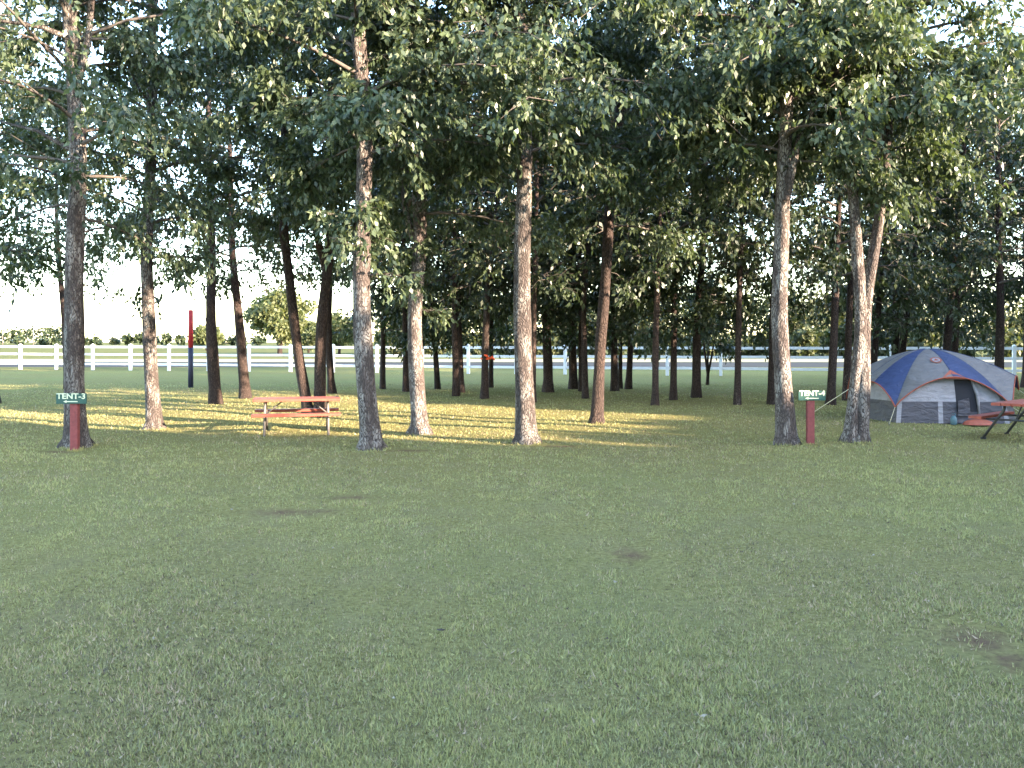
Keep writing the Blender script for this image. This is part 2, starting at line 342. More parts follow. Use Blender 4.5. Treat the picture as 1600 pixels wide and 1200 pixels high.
def trunk_mb(mb, path, r0, r1, seed=0, flare=1.0, n=14):
    rnd = random.Random(seed); L = len(path); ph = [rnd.random()*6.28 for _ in range(6)]; vs = []; fs = []
    H = path[-1].z-path[0].z
    for i, p in enumerate(path):
        t = i/(L-1); h = p.z-path[0].z; r = r0+(r1-r0)*t**.9; r *= 1+flare*(.30*math.exp(-h/.35)+.35*math.exp(-h/.09))
        for k in range(n):
            a = 2*math.pi*k/n
            w_ = 1+.05*math.sin(3*a+ph[0]+h*.8)+.035*math.sin(5*a+ph[1]-h*2.1)+.03*math.sin(2*a+ph[2]+h*3.3)+flare*.30*math.exp(-h/.14)*max(-.3, math.sin(5*a+ph[3]))+rnd.uniform(-.02, .02)
            vs.append(Vector((math.cos(a)*r*w_, math.sin(a)*r*w_, 0))+p)
    for i in range(L-1):
        for k in range(n):
            j = (k+1) % n; fs.append((i*n+k, i*n+j, i*n+n+j, i*n+n+k))
    fs.append(tuple(range(L*n-n, L*n)))
    mb.add(vs, fs, True)
def px_path(pts, d, top, drift=0):
    """rows of the trunk in the photograph -> points of an upright stem standing at distance d, carried on up to height top"""
    w_ = [at(x, y, d) for x, y in pts]; base = w_[0].copy(); base.z = -.06 if pts[0][1] > 585 else base.z-.05; w_[0] = base
    e = (w_[-1]-w_[-2]); e.y = drift; e = e.normalized(); e.z = max(e.z, .6)
    z = w_[-1].z; last = w_[-1]
    for q in range(1, 4):
        zz = z+(top-z)*q/3
        if top-z < .5: break
        f = (zz-z)/max(e.z, .3); last = Vector((w_[len(pts)-1].x+e.x*f*.55, d+e.y*f*.3, zz)); w_.append(last)
    # bow gently in depth so that a stem is not held in one plane
    for i, p in enumerate(w_): p.y += .12*math.sin(p.z*.8+pts[0][0])*min(1, max(p.z, 0)/2)
    return w_
def axis_of(path):
    def f(z):
        for a, b in zip(path[:-1], path[1:]):
            if a.z <= z <= b.z or (b is path[-1]):
                t = (z-a.z)/max(1e-6, b.z-a.z); t = min(max(t, 0), 1.0); p = a.lerp(b, t); return (p.x, p.y)
        return (path[-1].x, path[-1].y)
    return f
# each: name, stems [(pixel points, base width px, top width px)], ground row, crown (z0, z1, radius, branches, sprays), leaf, seed, material, label
def front_tree(stems, row, cr, leaf, seed, label, bark=None, group='trees of the grove', limbs=(), extra=()):
    d = gd(row); bx = (stems[0][0][0][0]-800)/F*d
    e = empty('grove_tree', (bx, d, 0), 0, label, 'tree', group); O = Vector((bx, d, 0))
    mb = MB(); axs = []
    for s_i, (pts, wb, wt, top) in enumerate(stems):
        w_ = px_path(pts, d, top, random.Random(seed+s_i).uniform(-.2, .2)); w_ = [p-O for p in w_]
        sp = smooth_path(w_); trunk_mb(mb, sp, wb/2/F*d*.92, wt/2/F*d, seed+s_i, 1.0 if pts[0][1] >= row-14 else 0); axs.append((w_, pts[0][1]))
    for (pts, rr, dy) in limbs:
        q = [at(x, y, d+dy*k/(len(pts)-1))-O for k, (x, y) in enumerate(pts)]
        mb.tube(smooth_path(q, .25), rr, 8) if False else mb.tube(q, [rr*(1-.6*k/(len(q)-1)) for k in range(len(q))], 7)
    mb.build('trunk', bark or M_bark, e)
    brs = MB(); 
    for k, (w_, _) in enumerate(axs):
        z0, z1, rad, nb, ncl = cr if not isinstance(cr, list) else cr[k]
        if nb == 0: continue
        b2, me = crown('crown', axis_of(w_), z0, z1, rad, nb, ncl, leaf, M_leaf, seed*7+k)
        brs.add(b2.v, b2.f, True); link('crown', me, e)
    for k, (z0, z1, rad, nb, ncl) in enumerate(extra):
        b2, me = crown('low_spray', axis_of(axs[0][0]), z0, z1, rad, nb, ncl, leaf, M_leaf, seed*13+k); brs.add(b2.v, b2.f, True); link('low_spray', me, e)
    brs.build('branches', M_twig, e)
    return e

# --- front row and other trees near the camera (unique)
front_tree([([(122, 698), (118, 600), (120, 420), (118, 250), (112, 120), (108, 0)], 34, 18, 12.5),
            ([(123, 120), (140, 60), (150, -40)], 12, 8, 10.5)], 698, [(4.2, 12.5, 3.0, 34, 1750), (7.6, 10.5, 1.6, 8, 500)], .140, 11,
           'thick lichen covered tree directly behind the tent-3 sign', limbs=[([(112, 62), (70, 44), (30, 36), (-30, 30)], .06, -.6), ([(120, 240), (60, 205), (0, 190)], .05, .8)])
front_tree([([(241, 670), (236, 560), (232, 400), (233, 260), (236, 120)], 24, 11, 12.0)], 670, (3.8, 12, 2.9, 36, 1800), .13, 23,
           'straight grey tree with a sunlit foot between the tent-3 sign and the left picnic table')
front_tree([([(484, 652), (466, 560), (452, 440), (444, 330), (446, 180)], 18, 11, 11.5), ([(500, 652), (503, 520), (512, 400), (522, 270), (520, 160)], 20, 11, 11.5),
            ([(508, 420), (492, 350), (487, 240)], 13, 8, 9)], 652,
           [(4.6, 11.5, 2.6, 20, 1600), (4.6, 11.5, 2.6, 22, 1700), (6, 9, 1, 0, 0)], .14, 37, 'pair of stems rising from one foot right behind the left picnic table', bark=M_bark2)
front_tree([([(581, 703), (571, 560), (566, 430), (568, 215), (560, 60)], 34, 17, 12.5)], 703, (5.3, 12.5, 3.1, 36, 3800), .140, 41,
           'thick lichen covered tree immediately right of the left picnic table', limbs=[([(560, 215), (530, 195), (500, 225)], .035, -.5)], extra=[(3.1, 4.6, .75, 7, 110)])
front_tree([([(658, 677), (650, 560), (648, 480), (655, 380), (651, 240)], 27, 15, 12), ([(645, 372), (632, 320), (628, 230)], 11, 7, 9)], 677,
           [(4.7, 12, 2.9, 32, 3000), (6, 9, 1.5, 8, 500)], .13, 53, 'sunlit tree with a flared foot between the two thickest lichen covered trunks', extra=[(2.6, 4.4, .7, 7, 110)])
front_tree([([(823, 692), (817, 560), (816, 400), (820, 230), (812, 0)], 33, 17, 13)], 692, (5.6, 13, 3.1, 36, 4000), .140, 67,
           'brightly sunlit pale scaly tree standing alone in the middle of the lawn edge', limbs=[([(826, 200), (850, 165), (905, 140)], .05, -.6), ([(808, 235), (775, 205), (740, 195)], .04, -.5)])
front_tree([([(932, 661), (937, 560), (946, 430), (955, 300), (968, 180)], 20, 12, 12)], 661, (4.7, 12, 2.8, 30, 2600), .14, 71,
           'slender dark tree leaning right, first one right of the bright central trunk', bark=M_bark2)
front_tree([([(1229, 694), (1222, 600), (1217, 500), (1222, 400), (1227, 280), (1230, 100)], 31, 13, 12.5), ([(1226, 310), (1245, 225), (1270, 170), (1310, 110)], 13, 7, 9)], 694,
           [(5.4, 12.5, 3.1, 36, 3700), (6.6, 9, 2.4, 10, 1000)], .140, 83, 'forked tree with sunlit bark immediately left of the tent-4 sign', limbs=[([(1222, 80), (1205, 40), (1170, 5)], .05, -.6)])
front_tree([([(1327, 690), (1337, 610), (1345, 530), (1342, 460), (1336, 400), (1331, 320), (1326, 230)], 22, 11, 12), ([(1344, 690), (1350, 610), (1354, 530), (1358, 470), (1367, 400), (1377, 320), (1382, 240)], 21, 11, 12)], 690,
           [(5.6, 12, 3.0, 24, 2500), (5.8, 12, 3.2, 26, 2700)], .140, 97, 'split tree with two stems spreading in a vee in front of the tent')

# --- trees further back: trunks of their own, crowns shared
PROTO = []
for k in range(7):
    low = k >= 5
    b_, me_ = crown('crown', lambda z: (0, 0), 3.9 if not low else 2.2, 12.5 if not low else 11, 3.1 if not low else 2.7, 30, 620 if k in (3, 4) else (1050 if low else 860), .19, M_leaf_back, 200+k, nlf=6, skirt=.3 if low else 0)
    br = bpy.data.meshes.new('branches'); br.from_pydata(b_.v, [], b_.f); br.materials.append(M_twig); br.update()
    PROTO.append((br, me_))
def back_tree(pts, row, wb, label, k, rz, s=1.0, name='grove_tree', top=12, group='trees of the grove', dz=0):
    d = gd(row); O = Vector(((pts[0][0]-800)/F*d, d, 0)); e = empty(name, O, 0, label, 'tree', group)
    w_ = [p-O for p in px_path([(pts[0][0], row)]+pts[1:], d, top*s, 0)]; mb = MB()
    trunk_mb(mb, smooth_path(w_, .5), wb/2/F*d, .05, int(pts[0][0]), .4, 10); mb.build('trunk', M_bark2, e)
    c = axis_of(w_)(6.0*s); br, me = PROTO[k]
    for nm, m_ in (('branches', br), ('crown', me)):
        o = link(nm, m_, e, (c[0], c[1], dz)); o.rotation_euler = (0, 0, rz); o.scale = (s, s, s)
    return e
BACK = [
 ([(106, 608), (98, 500), (92, 380)], 608, 11, 'dark slim tree half hidden behind the trunk at the tent-3 sign', 3, .5, 1.0),
 ([(337, 630), (330, 500), (329, 400)], 630, 20, 'dark tree with a wide foot left of the left picnic table', 4, 1.1, 1.0),
 ([(384, 622), (373, 500), (365, 400)], 622, 17, 'dark curved tree just behind the left end of the left picnic table', 3, 2.9, 1.0),
 ([(519, 614), (514, 520), (516, 400)], 614, 12, 'slim sunlit tree peeking out right of the paired stems', 3, 4.0, 1.0),
 ([(598, 608), (600, 430), (602, 330)], 608, 9, 'thin dark tree seen between the two trees right of the left picnic table', 5, 5.1, 1.0),
 ([(634, 612), (632, 450)], 612, 10, 'slim tree half hidden left of the sunlit tree with a flared foot', 0, 2.2, 1.0),
 ([(684, 608), (678, 520), (671, 440)], 608, 9, 'thin black tree leaning left, right of the sunlit tree with a flared foot', 5, 3.3, .95),
 ([(712, 619), (711, 430), (712, 300)], 619, 11, 'brown slim tree, left one of the close pair left of the ribboned tree', 2, .2, 1.0),
 ([(722, 614), (717, 500), (714, 400)], 614, 9, 'brown slim tree, right one of the close pair left of the ribboned tree', 5, 1.9, 1.0),
 ([(757, 623), (760, 500), (766, 420), (779, 300)], 623, 12, 'slim sunlit tree leaning right with an orange ribbon tied round it', 3, .9, 1.0),
 ([(767, 606), (768, 480)], 606, 8, 'thin dark tree just behind the ribboned tree', 6, 2.7, .9),
 ([(833, 630), (835, 450), (838, 330)], 630, 9, 'slim tree half hidden right behind the bright central trunk', 1, 5.3, 1.0),
 ([(857, 612), (853, 500), (850, 420)], 612, 16, 'stout dark tree in the shade right of the bright central trunk', 6, 4.2, 1.0),
 ([(896, 608), (893, 480)], 608, 14, 'near black tree standing second in the shade right of the bright central trunk', 6, .4, 1.15),
 ([(908, 612), (907, 480)], 612, 8, 'thin tree on the left side of the brown tree before the leaning dark one', 4, 1.2, .9),
 ([(915, 623), (912, 480), (919, 380)], 623, 10, 'slim brown tree close left of the leaning dark one', 2, 3.6, 1.0),
 ([(960, 611), (961, 480), (964, 400)], 611, 12, 'dark tree, left one of the tight cluster right of the leaning dark tree', 5, 2.2, 1.0),
 ([(969, 607), (969, 470)], 607, 7, 'thin tree in the middle of the tight cluster right of the leaning dark tree', 5, 5.6, 1.0),
 ([(982, 608), (988, 480), (996, 390)], 608, 10, 'black tree leaning right, right one of the tight cluster', 0, .7, 1.0),
 ([(1024, 633), (1026, 500), (1032, 300)], 633, 11, 'straight slim tree alone on the lawn, first right of the tight cluster', 1, 4.5, 1.0),
 ([(1052, 625), (1053, 450), (1056, 330)], 625, 11, 'straight slim tree, second right of the tight cluster', 5, 3.1, 1.0),
 ([(1088, 621), (1090, 500), (1096, 400)], 621, 15, 'dark stout tree left of the small forked sapling', 6, 5.9, 1.0),
 ([(1152, 633), (1154, 450), (1160, 330)], 633, 11, 'slim upright tree between the sapling and the forked tree by the tent-4 sign', 3, .1, 1.0),
 ([(1207, 632), (1209, 480), (1212, 380)], 632, 15, 'dark tree half hidden left behind the forked tree by the tent-4 sign', 0, 1.4, 1.0),
 ([(1298, 632), (1303, 500), (1309, 400)], 632, 14, 'dark tree with one sunlit edge seen between the tent-4 sign and the split tree', 4, 4.8, 1.0),
 ([(1323, 625), (1327, 480), (1336, 330)], 625, 13, 'dark tree just left of the split tree, seen between its stem and the sky', 1, .9, 1.0),
 ([(1362, 620), (1372, 500), (1388, 330)], 620, 12, 'leaning tree directly behind the right stem of the split tree', 5, 2.5, 1.0),
 ([(1408, 612), (1412, 540), (1428, 400)], 612, 13, 'leaning tree rising behind the left half of the tent', 2, 4.4, 1.0),
 ([(1474, 614), (1478, 540), (1494, 400)], 614, 13, 'left one of the two trees rising behind the peak of the tent', 0, 5.5, 1.0),
 ([(1491, 608), (1491, 540), (1496, 420)], 608, 12, 'right one of the two trees rising behind the peak of the tent', 6, 2.0, 1.2),
]
for p, r_, wb, lb, k, rz, s in BACK: back_tree(p, r_, wb, lb, k, rz, s)
# edge trees whose trunks stand outside the frame, their crowns reach in and shade the lawn
def plain_tree(x, y, k, rz, s, label, group='trees of the grove'):
    e = empty('grove_tree', (x, y, 0), 0, label, 'tree', group); mb = MB()
    trunk_mb(mb, smooth_path([(0, 0, -.05), (.1, .05, 3), (.05, .1, 6), (0, 0, 11.5*s)], .5), .17, .04, int(x*7+y), .8, 10); mb.build('trunk', M_bark2, e)
    br, me = PROTO[k]
    for nm, m_ in (('branches', br), ('crown', me)):
        o = link(nm, m_, e); o.rotation_euler = (0, 0, rz); o.scale = (s, s, s)
EDGE = [(-14.2, 20.5, 4), (-17, 29, 3), (17.5, 22.5, 1), (20, 27, 2), (17, 31, 4), (23, 33, 0), (25, 24, 3), (22, 38, 1), (29, 30, 2), (27, 40, 4), (33, 36, 0), (31, 22, 1), (15.5, 36, 5), (20.5, 42, 6)]
for i, (x, y, k) in enumerate(EDGE):
    side_ = 'left' if x < 0 else 'right'
    plain_tree(x, y, k, i*1.3, 1.0, 'leafy tree just outside the %s edge whose crown reaches into the picture' % side_, 'trees at the %s edge of the grove' % side_)

# small forked sapling
d = gd(602); e = empty('sapling', ((1105-800)/F*d, d, 0), 0, 'small bare stemmed sapling forking low near the fence', 'tree')
mb = MB(); mb.tube([(0, 0, -.05), (.03, 0, .5), (-.1, 0, 1.4), (-.25, .1, 2.8)], [.09, .07, .05, .02], 7); mb.tube([(.03, 0, .45), (.2, 0, 1.3), (.4, -.1, 2.7)], [.06, .045, .02], 7)
mb.tube([(.02, 0, .5), (.06, .1, 1.6), (.02, 0, 3.0)], [.05, .035, .015], 6); mb.build('trunk', M_bark2, e)
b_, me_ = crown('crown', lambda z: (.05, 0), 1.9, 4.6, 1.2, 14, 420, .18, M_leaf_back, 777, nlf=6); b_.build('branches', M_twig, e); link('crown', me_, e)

# ------------------------------------------------------------------ beyond the fence
def far_tree(px, base_d, top_row, width_px, seed, label, name='broad_tree', n=5200, m=None, leafs=.5):
    rng = np.random.default_rng(seed); X = (px-800)/F*base_d; H = CAMH+(HY-top_row)/F*base_d; Wd = width_px/F*base_d/2
    e = empty(name, (X, base_d, 0), 0, label, 'tree'); mb = MB()
    mb.tube([(0, 0, 0), (.1, 0, H*.3), (0, .1, H*.6)], [H*.035, H*.028, H*.015], 8); mb.build('trunk', M_bark2, e)
    nb = 30; cen = rng.normal(0, 1, (nb, 3)); cen = unit(cen)*(rng.random((nb, 1))**.4)*np.array([Wd*.78, Wd*.78, H*.36])+np.array([0, 0, H*.56])
    P = cen[rng.integers(0, nb, n)]+unit(rng.normal(0, 1, (n, 3)))*(rng.random((n, 1))**.35)*Wd*.33*np.array([1, 1, .75]); P[:, 2] = np.clip(P[:, 2], .2, H)
    D = unit(rng.normal(0, .6, (n, 3))+np.array([0, 0, -.4]))
    link('crown', leaf_mesh('crown', P, D, leafs, leafs*.32, m or M_leaf_far, rng), e)
far_tree(437, 118, 436, 112, 1, 'broad pale green tree beyond the fence left of the paired stems', n=7000, leafs=.6)
far_tree(530, 135, 488, 66, 2, 'low rounded tree beyond the fence right of the paired stems')
far_tree(322, 190, 508, 60, 3, 'distant small tree on the horizon between two dark trunks', n=2500, leafs=.8)
far_tree(482, 150, 500, 60, 4, 'dim rounded tree just right of the broad pale green one')
def treeline(name, label, spans, n, seed, m, leafs, kind='stuff', cat='woodland', rr=1.8, yj=6):
    rng = np.random.default_rng(seed); Ps = []
    for (x0, x1, y0, y1, H, nb) in spans:
        for i in range(nb):
            f = (i+rng.random())/nb; cx = x0+(x1-x0)*f; cy = y0+(y1-y0)*f+rng.normal(0, yj*.3); h = H*(.65+.5*rng.random()); r = h*.42
            c = unit(rng.normal(0, 1, (9, 3)))*np.array([r, r, h*.38])*(.5+.5*rng.random((9, 1)))+np.array([cx, cy, h*.5])
            q = c[rng.integers(0, 9, n)]+unit(rng.normal(0, 1, (n, 3)))*(rng.random((n, 1))**.35)*r*.5; q[:, 2] = np.clip(q[:, 2], 0.05, h); Ps.append(q)
    P = np.concatenate(Ps); D = unit(rng.normal(0, .6, (len(P), 3))+np.array([0, 0, -.4]))
    me = leaf_mesh(name, P, D, leafs, leafs*.34, m, rng); return tag(link(name, me), label, cat, kind=kind)
treeline('woodland', 'sunlit pale green woodland along the far side of the road', [(-18, 95, 128, 112, 11.5, 34), (-16, 95, 116, 104, 4.2, 50)], 1100, 5, M_leaf_wood, .62)
treeline('horizon_woods', 'low line of distant woods on the horizon at the left', [(-430, -245, 500, 500, 11, 26), (-235, -60, 420, 400, 6, 24)], 160, 6, M_leaf_back, 1.9)
# unseen wood behind and right of the viewer, outline shaped to shade the lawn
sx_, sy_ = math.sin(R(SUN_AZ)), math.cos(R(SUN_AZ))
def sp(s, p): return (s*sx_+p*.5, s*sy_+p*.866)
def shade_wood():
    """an unseen wall of leaves, heights set for the shade it casts, about 28 m off, tall behind the viewer and lower further round; (p along it, height, distance)"""
    rng = np.random.default_rng(8); n = 120000
    pk = [-26, 9.6, 11.2, 13.0, 14.4, 17, 23, 24.5, 41, 43, 64]; hk = [16, 15.5, 12.8, 9.5, 7.7, 7.1, 7.3, 9.8, 9.2, 11, 11]; sk = [29, 29, 29, 28, 28, 27, 27, 26, 25, 23, 15]
    p = rng.uniform(-26, 64, n); H = np.interp(p, pk, hk)*(1+.035*np.sin(p*1.9)+.03*np.sin(p*3.7+1)+.02*np.sin(p*8.3)); S = np.interp(p, pk, sk)
    z = H*(1-rng.random(n)**1.15*.995); lump = 1.0+.5*np.sin(p*1.3)+.3*np.sin(z*1.1+p)
    s = S+rng.normal(0, 1.1, n)*np.sqrt(np.clip(1-z/H, .06, 1))*2*lump*.6
    P = np.stack([s*sx_+p*.5, s*sy_+p*.866, z], 1); D = unit(rng.normal(0, .6, (n, 3))+np.array([0, 0, -.4]))
    tag(link('shading_wood', leaf_mesh('shading_wood', P, D, .9, .30, M_leaf_back, rng)), 'dense unseen wood at the right hand of the viewer, shaped to shade the lawn', 'woodland', kind='stuff')
shade_wood()

# ------------------------------------------------------------------ fence
def fence():
    P0 = Vector((-34.9, 63, 0)); P1 = Vector((26.6, 47, 0)); st = (P1-P0)/21; n0, n1 = -3, 26
    O = P0+st*n0; e = empty('rail_fence', O, math.atan2(st.y, st.x), 'long white three rail vinyl fence behind the grove', 'fence'); L = st.length
    rnd = random.Random(3)
    pm = MB(); h = .085
    pm.box((0, 0, .85), (2*h, 2*h, 1.74), None, .006); pm.box((0, 0, 1.735), (2*h+.03, 2*h+.03, .03)); pm.add([(-h, -h, 1.75), (h, -h, 1.75), (h, h, 1.75), (-h, h, 1.75), (0, 0, 1.83)], [(0, 1, 4), (1, 2, 4), (2, 3, 4), (3, 0, 4)])
    first = pm.build('post', M_white, e); rm = MB(); rm.box((L/2, 0, 0), (L-2*h-.004, .04, .15), None, .005); r1 = rm.build('rail', M_white, e, (0, 0, .42))
    for i in range(n1-n0+1):
        o = first if i == 0 else first.copy()
        if i: C.objects.link(o); o.parent = e
        o.location = (L*i, 0, 0); o.rotation_euler = (rnd.uniform(-.008, .008), rnd.uniform(-.008, .008), 0)
        if i == n1-n0: break
        for j, z in enumerate((.42, 1.08, 1.60)):
            q = r1 if (i == 0 and j == 0) else r1.copy()
            if not (i == 0 and j == 0): C.objects.link(q); q.parent = e
            q.location = (L*i, 0, z+rnd.uniform(-.012, .012)); q.rotation_euler = (0, rnd.uniform(-.003, .003), 0)
fence()

# ------------------------------------------------------------------ signs
def text_mesh(body, size, ext):
    cu = bpy.data.curves.new('lettering', 'FONT'); cu.body = body; cu.size = size; cu.extrude = ext; cu.offset = size*.022
    cu.align_x = 'CENTER'; cu.align_y = 'CENTER'; o = bpy.data.objects.new('t', cu); C.objects.link(o)
    bpy.context.view_layer.update(); me = bpy.data.meshes.new_from_object(o.evaluated_get(bpy.context.evaluated_depsgraph_get())); me.name = 'lettering'
    bpy.data.objects.remove(o); me.materials.clear(); me.materials.append(M_text); return me
def sign(px, row, top_row, plate_px, dx, txt, lean, label):
    d = gd(row); e = empty('site_sign', ((px-800)/F*d, d, 0), R(lean), label, 'sign', 'numbered tent site signs')
    ph = CAMH-(top_row+14-HY)/F*d; w_ = .14
    mb = MB(); mb.box((0, 0, ph/2-.05), (w_, .10, ph+.1), None, .008); mb.build('post', M_postred, e)
    pw = plate_px/F*d; h = .19; pl = MB(); pl.box((dx, -.065, ph+h/2-.03), (pw, .022, h), None, .004); pb = pl.build('sign_board', M_sign, e)
    t = link('lettering', text_mesh(txt, .17, .003), pb, (dx, -.0795, ph+.105)); t.rotation_euler = (R(90), 0, 0)
    xs = [v.co.x for v in t.data.vertices]; ys = [v.co.y for v in t.data.vertices]
    t.scale = (pw*.95/(max(xs)-min(xs)), .105/(max(ys)-min(ys)), 1)
    a = MB(); z = ph+.012; x0 = dx-pw*.26
    a.box((x0+.15, -.0785, z), (.22, .004, .018)); a.add([(x0, -.0785, z), (x0+.06, -.0785, z+.026), (x0+.06, -.0785, z-.026), (x0, -.0815, z), (x0+.06, -.0815, z+.026), (x0+.06, -.0815, z-.026)], [(3, 5, 4), (0, 1, 2), (0, 2, 5, 3), (1, 4, 5, 2), (0, 3, 4, 1)])
    a.build('arrow', M_text, pb)
sign(117, 704, 614, 47, -.03, 'TENT-3', 0, 'green TENT-3 sign with an arrow on a red wooden post')
sign(1266, 696, 609, 42, .01, 'TENT-4', 0, 'green TENT-4 sign with an arrow on a red wooden post')

# ------------------------------------------------------------------ picnic tables
def picnic_table(loc, rz, ms, label):
    e = empty('picnic_table', loc, rz, label, 'table', 'red picnic tables on steel frames')
    L = 1.83; rnd = random.Random(int(loc[0]*10))
    tp = MB()
    for k in range(4): tp.box((rnd.uniform(-.006, .006), -.285+.19*k, .735+rnd.uniform(-.003, .003)), (L, .18, .055), None, .006)
    tp.build('table_top', M_redpaint, e)
    for s in (-1, 1):
        b = MB()
        for k in range(1): b.box((s*.0+.0, s*.68, .445), (L, .25, .058), None, .006)
        b.build('bench', M_redpaint, e)
    for s in (-1, 1):
        x = s*.66
        for q in (-1, 1):
            l = MB(); l.tube([(x, q*.20, .712), (x, q*.22, .60), (x, q*.62, .01)], .028, 8); l.tube([(x-.0, q*.66, .012), (x, q*.56, .012)], .022, 8); l.build('leg', ms, e)
        f = MB(); f.tube([(x, -.80, .412), (x, .80, .412)], .02, 8); f.tube([(x, -.34, .708), (x, .34, .708)], .018, 8)
        f.tube([(x, 0, .412), (x*.45, 0, .705)], .014, 6); f.build('cross_frame', ms, e)
picnic_table(((464-800)/F*19.35, 19.35, 0), R(13), M_steel, 'red picnic table on steel legs standing in the sunlit strip at the left')
lx, ly = 10.08, 17.75
picnic_table((lx+.66*math.cos(R(42)), ly+.66*math.sin(R(42)), 0), R(42), M_darksteel, 'red picnic table on dark legs, cut off by the right edge near the tent')

# ------------------------------------------------------------------ tent
def tent():
    e = empty('dome_tent', (10.75, 22.95, 0), R(-2), 'large blue and grey dome tent with orange piping and an open door', 'tent')
    V_ = [(-1.72, .05), (-1.36, -1.42), (1.36, -1.42), (2.3, .1), (1.4, 1.5), (-1.5, 1.5)]     # left, front left, front right, right, back right, back left
    ZC = [.78, .40, .40, .74, .42, .42]; ARCH = [.36, .73, .55, .5, .7, .5]; H = 1.80; K = 24; T = 22; NE = 6
    def edge(ed, u):
        a, b = V_[ed], V_[(ed+1) % 6]; bul = .10*math.sin(math.pi*u); x = a[0]+(b[0]-a[0])*u; y = a[1]+(b[1]-a[1])*u; r = math.hypot(x, y)
        return x*(1-bul*.0), y*(1+0*bul), ZC[ed]+(ZC[(ed+1) % 6]-ZC[ed])*u+ARCH[ed]*math.sin(math.pi*u)**.8
    def fly(ed, u, t):
        x, y, ze = edge(ed, u); crease = (abs(u-.5)*2)**3
        return Vector((x*t*1.03, y*t*1.03, H-(H-ze)*t**(1.75-.1*crease)+.05*crease*math.sin(math.pi*t)))
    def body(ed, u, t):
        x, y, ze = edge(ed, u); f = fly(ed, u, t).z-.035; z = 1.74*(1-t**7)
        return Vector((x*t, y*t, max(0, min(z, f if t < .97 else z))))
    # flysheet
    def grid(name, fn, sel, mt, parent, thick=False):
        mb = MB()
        for ed in range(NE):
            for i in range(K):
                for j in range(T):
                    u, t = (i+.5)/K, (j+.5)/T
                    if not sel(ed, u, t): continue
                    q = [fn(ed, i/K, j/T), fn(ed, (i+1)/K, j/T), fn(ed, (i+1)/K, (j+1)/T), fn(ed, i/K, (j+1)/T)]
                    mb.add(q if j else [q[0], q[2], q[3]], [(0, 3, 2, 1)] if j else [(0, 2, 1)], True)
        o = mb.build(name, mt, parent)
        bm = bmesh.new(); bm.from_mesh(o.data); bmesh.ops.remove_doubles(bm, verts=bm.verts, dist=.0008); bm.to_mesh(o.data); bm.free()
        for p in o.data.polygons: p.use_smooth = True
        return o
    import bmesh
    def blue(ed, u): return {0: u > .45, 1: u > .5, 2: u > .5, 3: u < .35, 4: u > .5, 5: u < .5}[ed]
    fb = grid('flysheet', fly, lambda ed, u, t: blue(ed, u), M_fblue, e)
    grid('fly_panel', fly, lambda ed, u, t: not blue(ed, u), M_fgrey, fb)
    sm = MB()
    for (ed, u) in ((0, 0), (1, 0), (2, 0), (3, 0), (4, 0), (5, 0), (0, .46), (1, .5), (2, .5), (3, .375)):
        sm.tube([fly(ed, u, .04+.96*k/14)+Vector((0, 0, .004)) for k in range(15)], .007, 5)
    sm.build('seam', M_fblue, fb)
    # body: z by ring, lower dark band, upper pale panel, door and sleeves
    T = 40
    def bz(ed, u, t): return body(ed, u, t).z
    def isdoor(ed, u, t): return ed == 1 and .53 < u < .73 and .16 < bz(ed, u, t) < 1.12-.9*abs(u-.6)
    def isdark(ed, u, t): return bz(ed, u, t) < .50
    def sleeve(ed, u, t): return ed == 1 and (u < .05 or u > .955 or (.36 < u < .405)) and bz(ed, u, t) < 1.0
    grid('wall_panel', body, lambda ed, u, t: not isdoor(ed, u, t) and not isdark(ed, u, t) and not sleeve(ed, u, t), M_wallp, e)
    grid('lower_wall', body, lambda ed, u, t: not isdoor(ed, u, t) and isdark(ed, u, t) and not sleeve(ed, u, t), M_walld, e)
    grid('pole_sleeve', body, lambda ed, u, t: sleeve(ed, u, t) and not isdoor(ed, u, t), M_wallp, e)
    grid('doorway_shade', body, isdoor, M_doordark, e)  # near-black wall faces stand in for the shaded inside of the doorway
    # rolled door flap, orange piping
    fl = MB(); fl.tube([body(1, .735, .80)+Vector((0, -.05, 0)), body(1, .74, .93)+Vector((0, -.05, 0)), body(1, .735, .985)+Vector((0, -.05, 0))], [.03, .045, .02], 8); fl.build('door_flap', M_wallp, e)
    lo = MB()
    z0 = .2
    q = [Vector((x, -1.44-.0, z)) for x, z in ((.12, .18), (.42, .18), (.38, .62), (.12, .55))]
    lo.add(q+[p+Vector((0, .01, 0)) for p in q], [(0, 1, 2, 3), (7, 6, 5, 4), (0, 4, 5, 1), (1, 5, 6, 2), (2, 6, 7, 3), (3, 7, 4, 0)]); lo.build('door_panel', M_walld, e)
    pp = MB()
    for ed in range(NE): pp.tube([fly(ed, i/K, 1.0) for i in range(K+1)], .016, 6)
    pp.build('piping', M_pip, e)
    # orange gusset over the door and the round emblem
    g = MB(); c = fly(1, .5, 1.0); q = [fly(1, .40, 1.0)+Vector((0, -.012, 0)), fly(1, .62, 1.0)+Vector((0, -.012, 0)), fly(1, .5, .86)+Vector((0, -.02, .012))]
    g.add(q+[p+Vector((0, .008, -.008)) for p in q], [(0, 1, 2), (5, 4, 3), (0, 3, 4, 1), (1, 4, 5, 2), (2, 5, 3, 0)]); g.build('gusset', M_pip, e)
    c = fly(1, .40, .60); n_ = (fly(1, .45, .6)-fly(1, .35, .6)).cross(fly(1, .4, .55)-fly(1, .4, .65)).normalized()
    if n_.y > 0: n_ = -n_
    tx = Vector((1, 0, 0)); tx = (tx-n_*tx.dot(n_)).normalized(); ty = n_.cross(tx)
    if ty.z < 0: ty = -ty
    em = MB(); c = c+n_*.02
    ring = []
